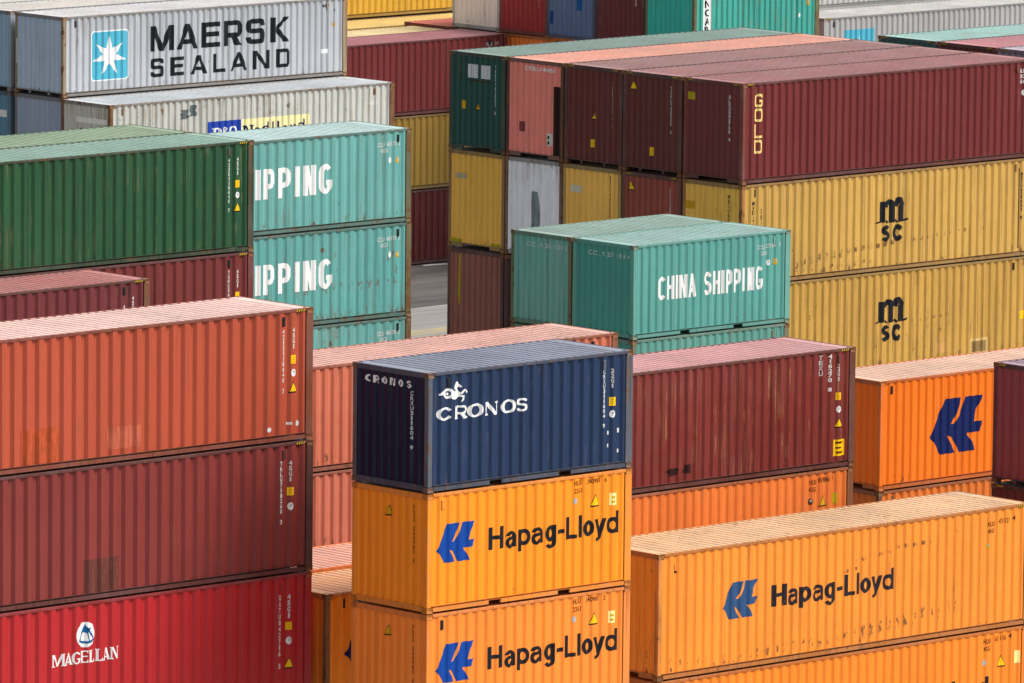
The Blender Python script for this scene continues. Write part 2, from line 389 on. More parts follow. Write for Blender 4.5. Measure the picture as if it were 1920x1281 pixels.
def glyph(ch, x0, x1, b, h, t, th=None, r=.0, serif=0, cham=3):
    """letter in the box x0..x1, baseline b, height h; r = corner radius of the pen line"""
    th = t if th is None else th; rnd = r > .2
    a, c, lo, hi = x0+t/2, x1-t/2, b+th/2, b+h-th/2; w = x1-x0; r = min(r, (c-a)/2, (hi-lo)/2); n = 6 if rnd else 2
    ry = min(r*1.25, (hi-lo)/2) if rnd else r
    cor = dict(TR=lambda A=c, B=hi: arc(A-r, B-ry, r, ry, 0, 90, n), TL=lambda A=a, B=hi: arc(A+r, B-ry, r, ry, 90, 180, n),
               BL=lambda A=a, B=lo: arc(A+r, B+ry, r, ry, 180, 270, n), BR=lambda A=c, B=lo: arc(A-r, B+ry, r, ry, 270, 360, n))
    st = lambda p, cl=False: stroke(p, t, th, cl)
    V = lambda x, y0=b, y1=b+h: [rect(x-t/2, y0, x+t/2, y1)]
    Hh = lambda y, xa, xb: [rect(xa, y-th/2, xb, y+th/2)]
    mid = b+h*.52; P = []
    thin = min(t, th*1.15) if th < t else t
    if ch == 'I': P = V((a+c)/2)
    elif ch == 'L': P = V(a)+Hh(lo, a+t/2, x1)
    elif ch == 'H': P = V(a)+V(c)+Hh(mid, a+t/2, c-t/2)
    elif ch == 'E': P = V(a)+Hh(lo, a+t/2, x1)+Hh(hi, a+t/2, x1)+Hh(mid, a+t/2, x1-.06*w)
    elif ch == 'N':
        tt = thin; P = [rect(x0, b, x0+tt, b+h), rect(x1-tt, b, x1, b+h), [(x0, b+h), (x0+t*1.15, b+h), (x1, b), (x1-t*1.15, b)][::-1]]
    elif ch == 'M':
        P = [rect(x0, b, x0+thin, b+h), rect(x1-t, b, x1, b+h)]
        m_ = (x0+x1)/2; P += [[(x0, b+h), (m_-t*.5, b), (m_+t*.5, b), (x0+t*1.1, b+h)], [(x1, b+h), (x1-t*1.1, b+h), (m_-t*.5, b), (m_+t*.5, b)]]
    elif ch == 'A':
        m_ = (x0+x1)/2; P = [[(x0, b), (x0+thin, b), (m_+thin*.5, b+h), (m_-t*.5, b+h)], [(x1-t, b), (x1, b), (m_+t*.5, b+h), (m_-t*.5, b+h)], rect(x0+w*.24, b+h*.2, x1-w*.24, b+h*.2+th)]
    elif ch == 'K':
        P = V(a)+[[(x0+t, b+h*.42), (x0+t*1.15, b+h*.62), (x1-t*1.15, b+h), (x1, b+h)][::-1], [(x0+t*1.5, b+h*.60), (x1, b), (x1-t*1.25, b), (x0+t, b+h*.44)]]
    elif ch == 'O': P = st(cor['TR']()+cor['TL']()+cor['BL']()+cor['BR'](), True)
    elif ch == 'D': P = st([(a, lo), (a, hi)]+cor['TR']()[::-1]+cor['BR']()[::-1], True)
    elif ch in 'CGS' and rnd:
        rx = (c-a)/2; cx_ = (a+c)/2
        if ch == 'S':
            md = (lo+hi)/2+.02*h; ru, rl = (hi-md)/2, (md-lo)/2
            P = st(arc(cx_, hi-ru, rx, ru, 18, 255, 12)+arc(cx_, lo+rl, rx*1.02, rl, 75, -162, 12))
        else:
            q_ = min(rx*1.25, (hi-lo)/2)
            P = st(arc(cx_, hi-q_, rx, q_, 30, 180, 9)+arc(cx_, lo+q_, rx, q_, 180, 330 if ch == 'C' else 360, 9)+([] if ch == 'C' else [(c, b+h*.46)]))
            if ch == 'G': P += Hh(b+h*.46-th/2, x0+w*.52, x1)
    elif ch == 'C': P = st([(c, b+h*.70)]+cor['TR']()+cor['TL']()+cor['BL']()+cor['BR']()+[(c, b+h*.30)])
    elif ch == 'G': P = st([(c, b+h*.70)]+cor['TR']()+cor['TL']()+cor['BL']()+cor['BR']()+[(c, b+h*.46)])+Hh(b+h*.46-th*.0, x0+w*.52, x1)
    elif ch == 'S':
        r_ = min(r, (hi-mid)/2); ry = min(ry, (hi-mid)/2)
        P = st([(c, b+h*.72)]+cor['TR']()+cor['TL']()+arc(a+r, mid+ry, r, ry, 180, 270, n)+arc(c-r, mid-ry, r, ry, 90, 0, n)+arc(c-r, lo+ry, r, ry, 0, -90, n)+arc(a+r, lo+ry, r, ry, 270, 180, n)+[(a, b+h*.28)])
    elif ch in 'PR':
        bm_ = b+h*.42; rr = min(r, (hi-bm_)/2)
        P = V(a)+st([(a+t/2, hi)]+arc(c-r, hi-rr, r, rr, 90, 0, n)+arc(c-r, bm_+rr, r, rr, 0, -90, n)+[(a+t/2, bm_)])
        if ch == 'R': P += [[(x1-t*1.25-.05*w, b), (x1+.02*w, b), (x0+w*.62, bm_), (x0+w*.62-t*1.1, bm_)]]
    # lower case, grotesque; h = cap height
    elif ch in 'aopgdyl-mscu':
        xh = h*.735; hx = b+xh-th/2; rx = (c-a)/2; cx_ = (a+c)/2; ryy = (xh-th)/2; cyy = b+xh/2
        o_ = lambda: stroke(disc(cx_, cyy, rx, ryy, 20), t*.95, th, True)
        if ch == 'l': P = V(cx_)
        elif ch == '-': P = [rect(x0, b+h*.30, x1, b+h*.30+th*1.05)]
        elif ch == 'o': P = o_()
        elif ch == 'p': P = o_()+V(a, b-h*.24, b+xh)
        elif ch == 'd': P = o_()+V(c, b, b+h)
        elif ch == 'g': P = o_()+stroke([(c, b+xh)]+[(c, b-.02*h)]+arc(cx_, b-.06*h, rx, h*.17, 0, -165, 8), t*.95, th*.9)
        elif ch == 'y': P = [[(x0, b+xh), (x0+t*1.05, b+xh), (cx_+t*.35, b), (cx_-t*.55, b)], [(x1, b+xh), (x1-t*1.05, b+xh), (cx_-t*.6, b), (cx_+t*.35, b)]]+stroke([(cx_, b+.05*h), (cx_-.06*w, b-.12*h), (cx_-.16*w, b-.18*h), (x0+.12*w, b-.18*h)], t*.9, th*.9)
        elif ch == 'a':
            P = stroke([(a+.02*w, b+xh*.70)]+arc(cx_, hx-xh*.26, rx, xh*.26, 160, 0, 8)+[(c, b+th*.4), (c+.05*w, b)], t*.92, th*.9)
            P += stroke([(c-t*.3, b+xh*.60)]+[(a+.35*w, b+xh*.54)]+arc(a+.26*w, b+xh*.29, .26*w, xh*.26, 110, 280, 8)+[(c-t*.4, b+xh*.24)], t*.85, th*.85)
    if serif:
        s = serif; ss = th*.8; bars = []
        def bar(x, y): bars.append(rect(x-t/2-s, y, x+t/2+s, y+ss))
        if ch in 'ILEPDRMNHAK':
            if ch != 'A' : bar(x0+t/2, b)
            if ch not in 'A': bar(x0+t/2, b+h-ss)
            if ch == 'A': bar(x0+thin/2, b); bar(x1-t/2, b)
            if ch in 'M': bar(x1-t/2, b); bar(x1-t/2, b+h-ss)
            if ch == 'N': bar(x1-thin/2, b+h-ss)
            if ch in 'RK': bar(x1-t/2, b)
        if ch in 'LE': P.append(rect(x1-th*.9, b, x1, b+h*.24))
        if ch == 'E': P.append(rect(x1-th*.9, b+h*.78, x1, b+h))
        P += bars
    return P
def word(c, face, letters, b, h, t, mat, th=None, r=.0, serif=0, name='lettering', slope=0):
    polys = []
    for (ch, a, z) in letters: polys += glyph(ch, a, z, b+slope*(a-letters[0][1]), h, t, th, r, serif)
    return place(c, face, polys, mat, name)
def spread(text, u0, u1, gap, wide={}):
    ws = [wide.get(ch, 1.0) for ch in text]; tot = sum(ws); k = (u1-u0-gap*(len(text)-1))/tot; out = []; u = u0
    for ch, w_ in zip(text, ws):
        if ch != ' ': out.append((ch, u, u+w_*k))
        u += w_*k+gap
    return out
FONT = {}
def font_tris(text, bold=.012):
    key = (text, bold)
    if key not in FONT:
        cu = bpy.data.curves.new('stencil', 'FONT'); cu.body = text; cu.size = 1; cu.offset = bold; cu.resolution_u = 2
        o = bpy.data.objects.new('stencil', cu); COL.objects.link(o)
        dg = bpy.context.evaluated_depsgraph_get(); me = o.evaluated_get(dg).to_mesh(); me.calc_loop_triangles()
        FONT[key] = [[tuple(me.vertices[i].co[:2]) for i in t.vertices] for t in me.loop_triangles]
        o.evaluated_get(dg).to_mesh_clear(); bpy.data.objects.remove(o); bpy.data.curves.remove(cu)
    return FONT[key]
def small(c, face, text, u, v, h, mat='white', wide=None, name='number_marking', slope=0):
    """one row of small stencilled characters; u = start, v = baseline, h = cap height, wide = total width"""
    tr = font_tris(text); x0 = min(p[0] for t in tr for p in t); x1 = max(p[0] for t in tr for p in t); s = h/.7
    kx = s if not wide else wide/(x1-x0)
    return place(c, face, [[(u+(p[0]-x0)*kx, v+p[1]*s) for p in t] for t in tr], mat, name, step=0)
def column(c, face, text, u, v1, v0, mat='white_worn', wch=.062, name='number_marking'):
    """characters stacked one under another from v1 down to v0"""
    n = len(text); st_ = (v1-v0)/n; polys = []
    for i, ch in enumerate(text):
        if ch == ' ': continue
        tr = font_tris(ch, .03); x0 = min(p[0] for t in tr for p in t); x1 = max(p[0] for t in tr for p in t)
        hh = st_*.80; k = hh/.7; kx = min(wch/(x1-x0), k*1.4); vb = v1-(i+1)*st_+st_*.1
        polys += [[(u+(p[0]-(x0+x1)/2)*kx, vb+p[1]*k) for p in t] for t in tr]
    return place(c, face, polys, mat, name, step=0)
def triangle(c, face, u, v, s=.21, mat='yellow'):
    place(c, face, [[(u-s*.58, v-.03), (u+s*.58, v-.03), (u, v+s*1.06)]], 'black', 'warning_triangle', .003)
    place(c, face, [[(u-s*.47, v), (u+s*.47, v), (u, v+s*.92)]], mat, 'warning_triangle', .006)
def square(c, face, u, v0, v1, w_=.15, mat='yellow'):
    place(c, face, [rect(u-w_/2, v0, u+w_/2, v1)], mat, 'warning_sticker', .004)
    place(c, face, [rect(u-w_*.28, v0+(v1-v0)*a, u+w_*.28, v0+(v1-v0)*(a+.09)) for a in (.2, .45, .7)], 'ochre', 'warning_sticker', .006)
def oval(c, face, u, v, mat='white', rx=.065, ry=.085):
    place(c, face, [disc(u, v, rx, ry, 14)], mat, 'inspection_emblem', .004)
    place(c, face, [disc(u+.012, v+.02, rx*.45, ry*.42, 10)], 'grey', 'inspection_emblem', .006)
def hazard_strip(c, face):
    L, h = c['L'], c['h']; ed = [(.19, .55)] if face != 's2' else []
    polys = []; blk = []
    z0, z1 = h-.066, h-.018
    spans = {'sl': [(.19, .42)], 'sr': [(L-.50, L-.23)], 'e': [(.18, .40), (W-.40, W-.18)]}[face]
    for a, b in spans:
        blk.append(rect(a, z0, b, z1)); n = 4; st_ = (b-a)/n
        for i in range(n): polys.append([(a+i*st_, z0), (a+(i+.5)*st_, z0), (a+(i+.85)*st_, z1), (a+(i+.35)*st_, z1)])
    def lay(pl, d, mat):
        v = []; f = []
        for p in pl:
            i = len(v); f.append(tuple(range(i, i+len(p))))
            for (u, z) in p: v.append((u, .006-d, z) if face != 'e' else (.006-d, W-u, z))
        link('hazard_stripe', new_mesh('hazard_stripe', v, f), MK[mat], c['e'])
    lay(blk, .003, 'black'); lay(polys, .005, 'hazard')
def patch(c, face, u0, v0, u1, v1, rgb, name='repair_patch', ragged=0, seed=1, wear=.3):
    r = random.Random(seed)
    pg = [(u0, v0), (u1, v0), (u1, v1), (u0, v1)]
    if ragged:
        pg = [(u0+r.uniform(-1, 1)*ragged, v0+(v1-v0)*t) for t in (1, .75, .5, .25, 0)]+[(u1+r.uniform(-1, 1)*ragged, v0+(v1-v0)*t) for t in (0, .25, .5, .75, 1)]
    q = flat('patch_paint', lin(rgb), seed, wear=wear, under=tuple(c_*.7 for c_ in lin(rgb)))
    place(c, face, [pg], q, name, .003)
def standard_marks(c, code='4215', num='118640', typ='45G1', square_=True, tri=True, mat='white_worn', v=(2.48, 1.06), shift=0.0):
    """the stacked number, size code, sticker, emblem and triangle near the door end of a 40-foot side"""
    L = c['L']; a, b = L-.85+shift, L-.56+shift; d = c['h']-2.896
    column(c, 's', code+num+' 7', a, v[0]+d, v[1]+d, mat)
    column(c, 's', typ, b, 2.50+d, 2.02+d, mat)
    if square_: square(c, 's', b, 1.70+d, 1.89+d)
    oval(c, 's', b, 1.50+d)
    if tri: triangle(c, 's', b, 1.09+d)

EMB = [(2.45, 2.22), (3.07, 2.22), (2.99, 2.0), (2.86, 1.72), (2.67, 1.54), (2.82, 1.53), (3.0, 1.74), (3.12, 1.97), (3.21, 2.22), (3.89, 2.22), (3.88, 2.16), (3.66, 1.87), (3.55, 1.53),
       (3.9, 1.53), (3.77, 1.25), (3.28, 1.24), (3.49, 1.02), (3.62, .76), (3.0, .76), (2.85, 1.02), (2.69, 1.2), (2.55, 1.24), (2.62, 1.11), (2.75, .94), (2.87, .76), (2.29, .76), (2.14, .98), (2.04, 1.12), (1.89, 1.24), (2.0, 1.36), (2.08, 1.58), (2.26, 1.9)]
def ship_emblem(c, u0, v0, w_, h_, mat):
    place(c, 's', [[(u0+(p[0]-1.89)/2.01*w_, v0+(p[1]-.76)/1.46*h_) for p in EMB]], mat, 'emblem')
HL = [('H', 578, 722), ('a', 736, 834), ('p', 848, 962), ('a', 975, 1083), ('g', 1098, 1198), ('-', 1213, 1275), ('L', 1288, 1390), ('l', 1406, 1442), ('o', 1448, 1550), ('y', 1553, 1662), ('d', 1665, 1783)]
def line_name(c, u0, u1, b, h, mat='black'):
    k = (u1-u0)/(1783-578); polys = []
    for ch, a, z in HL: polys += glyph(ch, u0+(a-578)*k, u0+(z-578)*k, b, h, h*(.275 if ch == 'H' else .22), h*.175, .5)
    place(c, 's', polys, mat, 'lettering')
CSL = [('C', 322, 410), ('H', 422, 502), ('I', 522, 550), ('N', 556, 650), ('A', 660, 748), ('S', 835, 918), ('H', 942, 1016), ('I', 1038, 1064), ('P', 1082, 1152), ('P', 1170, 1246), ('I', 1274, 1301), ('N', 1324, 1400), ('G', 1420, 1499)]
def ocean_name(c, u0, u1, b, h, first=0):
    k = (u1-u0)/(1499-322)
    word(c, 's', [(ch, u0+(a-322)*k, u0+(z-322)*k) for ch, a, z in CSL[first:]], b, h, 28*k, 'white', th=h*.17, r=.5)

# ================================================================== the yard surface
def sheet(name, pts, z, mat, kind='structure', label=None):
    me = new_mesh(name, [(x, y, z) for x, y in pts], [tuple(range(len(pts)))])
    o = link(name, me, mat, None); o['kind'] = kind
    return o
def ground_mat(name, c0, c1, seed, sc=(.06, .5, 1)):
    q = NT(name); tc = q.n('TexCoord').outputs['Object']
    a = q.noise(q.mapv(tc, sc), 1.2, 5, .65, seed); b = q.noise(tc, 6, 5, .6, seed+2)
    f = q.math('ADD', q.math('MULTIPLY', q.step(a, .32, .68), .75), q.math('MULTIPLY', b, .25))
    col = q.mix(f, c0, c1)
    ty = q.noise(q.mapv(tc, (.12, 5.0, 1)), 1.1, 3, .5, seed+4)      # tyre tracks along the lane
    col = q.mix(q.math('MULTIPLY', q.step(ty, .55, .68), .45), col, tuple(c*.6 for c in c0))
    st = q.noise(tc, .45, 5, .65, seed+6)                            # oil and water stains
    col = q.mix(q.math('MULTIPLY', q.step(st, .54, .66), .40), col, tuple(c*.55 for c in c0))
    return q.bsdf(col, .85)
sheet('ground', [(-1500, -1500), (2500, -1500), (2500, 2500), (-1500, 2500)], 0, ground_mat('concrete', (.20, .19, .175), (.30, .285, .265), 3))
sheet('road', [(100, 192.6), (320, 192.6), (320, 201.6), (100, 201.6)], .004, ground_mat('asphalt', (.05, .046, .043), (.13, .12, .11), 5, (.10, .9, 1)))
sheet('asphalt_strip', [(100, 201.6), (320, 201.6), (320, 260), (100, 260)], .004, ground_mat('dark_asphalt', (.032, .03, .029), (.055, .052, .05), 8))['kind'] = 'structure'
sheet('road_line', [(100, 192.5), (320, 192.5), (320, 192.68), (100, 192.68)], .008, ground_mat('worn_line_paint', (.24, .23, .215), (.44, .43, .41), 9))
sheet('pavement_line', [(100, 191.3), (320, 191.3), (320, 191.38), (100, 191.38)], .004, ground_mat('joint_filler', (.20, .19, .17), (.30, .28, .26), 10))
sheet('kerb_line', [(100, 187.6), (320, 187.6), (320, 188.55), (100, 188.55)], .004, ground_mat('worn_yellow_paint', (.27, .25, .215), (.42, .335, .14), 11, (.8, 2, 1)))
sheet('road_marking', [(183.35, 200.9), (184.35, 200.72), (184.42, 200.95), (183.85, 201.12), (183.42, 201.1)], .010, MK['white_worn'])

# ================================================================== the containers
def T(top, h=S): return top-h
Y2 = 2.483
# colours (walls, as painted)
C_NAVY = (.012, .030, .080); C_ORG = (.90, .27, .012); C_ORG2 = (.80, .27, .045); C_ORGR = (.80, .16, .004)
C_RED = (.42, .075, .036); C_MAR = (.155, .030, .027); C_MAR2 = (.12, .022, .022); C_CRIM = (.42, .018, .022)
C_GRN = (.018, .078, .032); C_TEAL = (.125, .34, .30); C_TEAL2 = (.088, .315, .275); C_YEL = (.54, .32, .075); C_GREY = (.42, .44, .45)
C_BRN = (.085, .028, .022)

# --- stack of twenty-footers in the middle: dark blue over two orange
c = container(112.56, 123.15, T(10.769), L2, S, C_NAVY, 'navy blue twenty-foot container with white seahorse emblem, on top of two orange ones', pitch=.30, dep=.046, vents=(.62, 5.2), rust=.12, streak=.22,
              roof=(120, 124, 140), frust=.70, frame=(80, 86, 96), stcol=(.12, .14, .19), ergb=(4, 11, 32), rrust=.1)  # end colour set deeper than the navy walls, its shade painted in
word(c, 's', [('C', .28, .73), ('R', .80, 1.17), ('O', 1.18, 1.62), ('N', 1.68, 2.04), ('O', 2.14, 2.57), ('S', 2.61, 2.93)], 1.53, .29, .092, 'white', th=.045, r=.5, serif=.012)
ring = [stroke(disc(.60, 2.105, .115, .085, 18), .085, .055, True), ]
place(c, 's', [[(.33, 2.11), (.34, 2.08), (.44, 2.09), (.50, 2.13), (.54, 2.19), (.51, 2.215), (.39, 2.145)],
               [(.73, 2.16), (.66, 2.06), (.70, 1.98), (.78, 1.965), (.86, 1.97), (.92, 2.01), (.97, 2.08), (.90, 2.15), (.86, 2.22), (.79, 2.23), (.82, 2.13)],
               [(.75, 2.21), (.78, 2.29), (.82, 2.325), (.89, 2.345), (.92, 2.29), (.985, 2.235), (.96, 2.205), (.905, 2.235), (.88, 2.19), (.86, 2.14), (.80, 2.16)],
               [(.95, 2.10), (1.05, 2.17), (1.12, 2.155), (1.19, 2.095), (1.145, 2.06), (1.12, 2.115), (1.07, 2.125), (.97, 2.05)],
               [(.93, 2.05), (1.06, 2.03), (1.04, 1.93), (.96, 1.89), (.995, 1.96), (1.01, 2.00), (.93, 2.01)]]+ring[0]+
      [[(.56, 2.08), (.60, 2.065), (.63, 2.09), (.61, 2.13), (.57, 2.12)]], 'white', 'emblem')
column(c, 's', 'CRXU311604 9', 5.20, 2.24, .94); column(c, 's', '22G1', 5.46, 2.24, 1.80); square(c, 's', 5.47, 1.41, 1.60, .15); oval(c, 's', 5.47, 1.23)
place(c, 's', [rect(5.33, .78, 5.39, .86), rect(5.63, .80, 5.70, .90), rect(5.34, .50, 5.38, .58), rect(5.63, .36, 5.69, .44)], 'white_worn', 'label_plate')
word(c, 'e', spread('CRONOS', .40, 1.88, .06), 2.21, .16, .052, 'white', th=.032, r=.3)
column(c, 'e', 'CRXU311604 9', 1.885, 2.16, .88, 'white_worn', .06)
for i, (top, lab, col) in enumerate(((8.153, 'clean orange twenty-foot container directly under the navy blue one', C_ORG), (5.537, 'orange twenty-foot container lowest of the pile, two below the navy blue one', (.86, .24, .03)))):
    c = container(112.56, 123.15, T(top), L2, S, col, lab, pitch=.284, rust=.05, streak=.16, frust=.14, tunnel=0, mott=.08, dep=.031, vents=(.45,))
    ship_emblem(c, .29, 1.06, 1.12, .84, 'blue'); line_name(c, 1.80, 5.70, 1.21, .49)
    small(c, 's', 'HLXU' if i == 0 else 'HLXU', 4.34, 2.37, .105, 'brown', .25); small(c, 's', '340981', 4.72, 2.37, .105, 'brown', .40); small(c, 's', '6' if i == 0 else '2', 5.24, 2.37, .105, 'brown')
    small(c, 's', '22G1', 4.34, 2.20, .10, 'brown', .25)
    oval(c, 's', 4.37, 2.03, 'grey', .05, .07); triangle(c, 's', 4.97, 1.88, .24)
    place(c, 's', [rect(5.42, 1.83, 5.60, 2.10)], 'pale', 'label_plate'); place(c, 's', [rect(5.47, 1.98, 5.56, 2.03), rect(5.47, 1.88, 5.56, 1.93)], 'ochre', 'label_plate', .006)
    triangle(c, 'e', 1.18, 2.02, .20, 'ochre'); column(c, 'e', 'HLXU 340981 6', 1.95, 2.33, 1.05, 'brown', .05)

# --- pile near the left edge: orange-red over dark red over crimson
c = container(101.09, 127.69, T(11.684, H), L4, H, C_RED, 'bright brick-red forty-foot high container on top of its pile, next to the navy blue one', pitch=.34, dep=.056, rust=.09, streak=.16, stcol=(.30, .085, .04), roof=(224, 182, 168), frust=.62,
              frame=(120, 62, 40), hazard=('sr',), mott=.06)
standard_marks(c)
place(c, 's', [disc(10.94, .30, .06, .055, 10), rect(11.47, .36, 11.60, .42), disc(11.79, .37, .05, .065, 10)], 'white_worn', 'label_plate')
patch(c, 's', 6.38, .28, 7.30, .76, (190, 98, 74), seed=3, wear=.6); patch(c, 's', 4.0, .17, 5.08, .92, (184, 84, 50), seed=4, wear=.6)
c = container(101.09, 127.69, T(8.763, H), L4, H, (.215, .035, .030), 'dark wine-red forty-foot container beneath the brick-red one', pitch=.34, dep=.056, rust=.1, streak=.16, stcol=(.15, .05, .035), frust=.42, frame=(72, 34, 30), hazard=('sr',), mott=.1)
column(c, 's', 'TRLU718260 3', 11.27, 2.50, 1.10); column(c, 's', '45G1', 11.55, 2.50, 2.02); square(c, 's', 11.56, 1.72, 1.90); oval(c, 's', 11.56, 1.48)
patch(c, 's', 5.72, .17, 6.70, .88, (118, 66, 58), seed=6, wear=.8)
c = container(101.09, 127.69, T(5.842, H), L4, H, C_CRIM, 'crimson red forty-foot container with white round sextant emblem, lowest of its pile', pitch=.34, dep=.050, rust=.05, streak=.10, frust=.16, mott=.05)
place(c, 's', [disc(5.77, 2.19, .27, .275, 32)], 'white', 'emblem', .004)
place(c, 's', stroke([(5.77, 2.38), (5.60, 2.09)], .045)+stroke([(5.80, 2.33), (5.99, 2.09)], .045)+stroke([(5.58, 2.08), (5.68, 2.035), (5.80, 2.02), (5.90, 2.03), (6.00, 2.09)], .05)+
      stroke([(5.80, 2.30), (5.86, 2.05)], .03)+[[(5.77, 2.42), (5.71, 2.33), (5.71, 2.26), (5.80, 2.22), (5.87, 2.27), (5.90, 2.34), (5.83, 2.33), (5.79, 2.37)]], 'sextant', 'emblem', .007)
word(c, 's', [('M', 4.84, 5.17), ('A', 5.18, 5.42), ('G', 5.41, 5.62), ('E', 5.66, 5.83), ('L', 5.87, 6.03), ('L', 6.08, 6.24), ('A', 6.25, 6.46), ('N', 6.47, 6.68)], 1.58, .265, .052, 'white', th=.026, r=.3, serif=.016)
column(c, 's', 'GATU842716 5', 11.27, 2.47, .82); column(c, 's', '45G1', 11.55, 2.47, 1.92); square(c, 's', 11.55, 1.67, 1.84); oval(c, 's', 11.555, 1.43); triangle(c, 's', 11.56, .84)

# --- wine-red twenty behind the brick-red roof
c = container(116.5, 151.3, T(8.763, H), L4, H, (.15, .030, .034), 'purplish wine-red container between the green one and the brick-red one', pitch=.34, rust=.1, streak=.25, roof=(184, 112, 108), frust=.6, frame=(110, 66, 42), hazard=('sr',))
standard_marks(c, v=(2.30, .9))
# --- dark green pile
c = container(122.25, 153.91, T(11.684, H), L4, H, C_GRN, 'dark green forty-foot high container topping its pile beside the teal ones', pitch=.335, dep=.052, rust=.18, streak=.55, roof=(128, 160, 142), frust=.75, frame=(62, 62, 42), hazard=('sr',), stcol=(.16, .16, .08))
standard_marks(c)
container(122.25, 153.91+Y2, T(11.684, H), L4, H, (.05, .11, .05), 'green container with a pale moss-green roof, behind the dark green one', roof=(132, 154, 120), rust=.2, rdust=.4)
c = container(122.25, 153.91, T(8.763, H), L4, H, (.15, .027, .024), 'dark red container below the dark green one', pitch=.335, rust=.08, streak=.2, frust=.3, hazard=('sr',))
column(c, 's', 'TGHU561904 2', 11.34, 2.47, 1.07); column(c, 's', '45G1', 11.64, 2.47, 1.99); square(c, 's', 11.64, 1.69, 1.88, mat='yellow'); oval(c, 's', 11.64, 1.5)

# --- teal forty-footers with huge white letters
for i, (top, lab) in enumerate(((10.769, 'teal forty-foot container with huge white capitals, topmost of its three'), (8.153, 'teal container with huge white capitals and rusty scuffs, second of its three'), (5.537, 'teal container third down under the two with huge white capitals'))):
    c = container(133.31, 159.97, T(top), L4, S, (.125, .36, .33) if i != 1 else (.105, .34, .315), lab, pitch=.325, dep=.034, vents=(L4-.5,), rust=(.30, .50, .52)[i], streak=(.35, .5, .6)[i], roof=(176, 200, 194), frust=.85, frame=(96, 92, 62),
                  scrapes=((7.5, .95, 11.8, 1.05, .16, .5),) if i == 1 else (), fade=.18)
    if i < 2: ocean_name(c, 2.22, 9.28, .98, .83)
    small(c, 's', 'CCLU', 10.93, 2.13, .12, 'white_worn', .28); small(c, 's', '463170', 11.27, 2.14, .12, 'white_worn', .36); small(c, 's', '2', 11.72, 2.15, .12, 'white_worn')
    small(c, 's', '42G1', 11.05, 1.97, .11, 'white_worn', .26); oval(c, 's', 11.41, 1.75); oval(c, 's', 11.68, 1.74, 'ochre', .07, .085)

# --- grey pile at the top left
c = container(160.92, 193.54, T(10.464), L4, S, (.40, .42, .445), 'light grey container with white star emblem and big black capitals', pitch=.272, rust=.30, streak=.48, roof=(210, 204, 201), frust=.75, frame=(150, 128, 100),
              tunnel=1, ergb=(122, 134, 146), epitch=.235, fade=.1, stcol=(.52, .54, .52), rrust=.12)
place(c, 's', [arc(2.65, 1.95, .12, .12, 0, 90, 4)+arc(1.29, 1.95, .12, .12, 90, 180, 4)+arc(1.29, .57, .12, .12, 180, 270, 4)+arc(2.65, .57, .12, .12, 270, 360, 4)], 'white', 'emblem', .003)
place(c, 's', [arc(2.63, 1.93, .10, .10, 0, 90, 4)+arc(1.31, 1.93, .10, .10, 90, 180, 4)+arc(1.31, .59, .10, .10, 180, 270, 4)+arc(2.63, .59, .10, .10, 270, 360, 4)], 'sky', 'emblem', .0045)
star = []
for i in range(14):
    a = math.radians(90+i*180/7); r = (.74, .66) if i % 2 == 0 else (.27, .25); star.append((1.95+r[0]*math.cos(a), 1.24+r[1]*math.sin(a)))
place(c, 's', [star], 'white', 'emblem', .0065)
mx = [3.67, 4.67, 4.82, 5.71, 5.84, 6.65, 6.81, 7.6, 7.79, 8.6, 8.84, 9.66]
word(c, 's', [(ch, mx[2*i], mx[2*i+1]) for i, ch in enumerate('MAERSK')], 1.27, .82, .21, 'black', th=.155, r=.10)
mx = [3.68, 4.26, 4.55, 5.13, 5.40, 6.10, 6.35, 6.88, 7.10, 7.84, 8.09, 8.79, 9.08, 9.69]
word(c, 's', [(ch, mx[2*i], mx[2*i+1]) for i, ch in enumerate('SEALAND')], .43, .61, .155, 'black', th=.115, r=.08)
small(c, 's', 'MAEU', 11.1, 2.30, .11, 'ink', .28); small(c, 's', '7', 11.6, 2.12, .10, 'ink'); oval(c, 's', 11.6, 1.72, 'ochre', .06, .06); place(c, 's', [rect(11.05, .78, 11.36, .92)], 'white', 'label_plate')
patch(c, 'e', -0.02+.10, .95, .17, 1.75, (205, 203, 200), name='label_plate')
c = container(160.92, 193.54, T(7.848), L4, S, (.30, .33, .37), 'slate grey container under the one with the white star', pitch=.272, rust=.2, streak=.3, frust=.6, tunnel=1, ergb=(104, 112, 124), frame=(112, 106, 98))
c = container(160.92, 193.54+2.66, T(10.464), L4, S, (.30, .35, .40), 'blue-grey container with a beige roof at the upper corner of the grey pile', roof=(212, 203, 190), rust=.15, frust=.45, ergb=(104, 124, 138), tunnel=1)
c = container(160.92, 193.54+2.66, T(7.848), L4, S, (.10, .18, .24), 'dull blue container with a white plate, below the one with the beige roof', rust=.15, frust=.7, ergb=(62, 92, 108), tunnel=1)
patch(c, 'e', 1.55, 1.75, 2.2, 1.98, (222, 220, 216), name='label_plate')
container(160.92, 193.54+2*2.6, T(10.464), L4, S, (.45, .43, .40), 'pale container rearmost of the grey pile', roof=(206, 198, 188))
c = container(160.78, 191.06, T(7.85), L4, S, (.50, .51, .47), 'pale grey rust-streaked container with blue and cream name panel', pitch=.272, rust=.46, streak=.8, roof=(186, 190, 192), frust=.95, frame=(120, 84, 54),
              stcol=(.40, .25, .09), ergb=(140, 138, 128), erust=.45, fade=.1)
place(c, 's', [rect(4.11, 1.15, 5.53, 1.79)], 'royal', 'name_panel', .004); place(c, 's', [rect(5.53, 1.15, 8.48, 1.79)], 'cream', 'name_panel', .004)
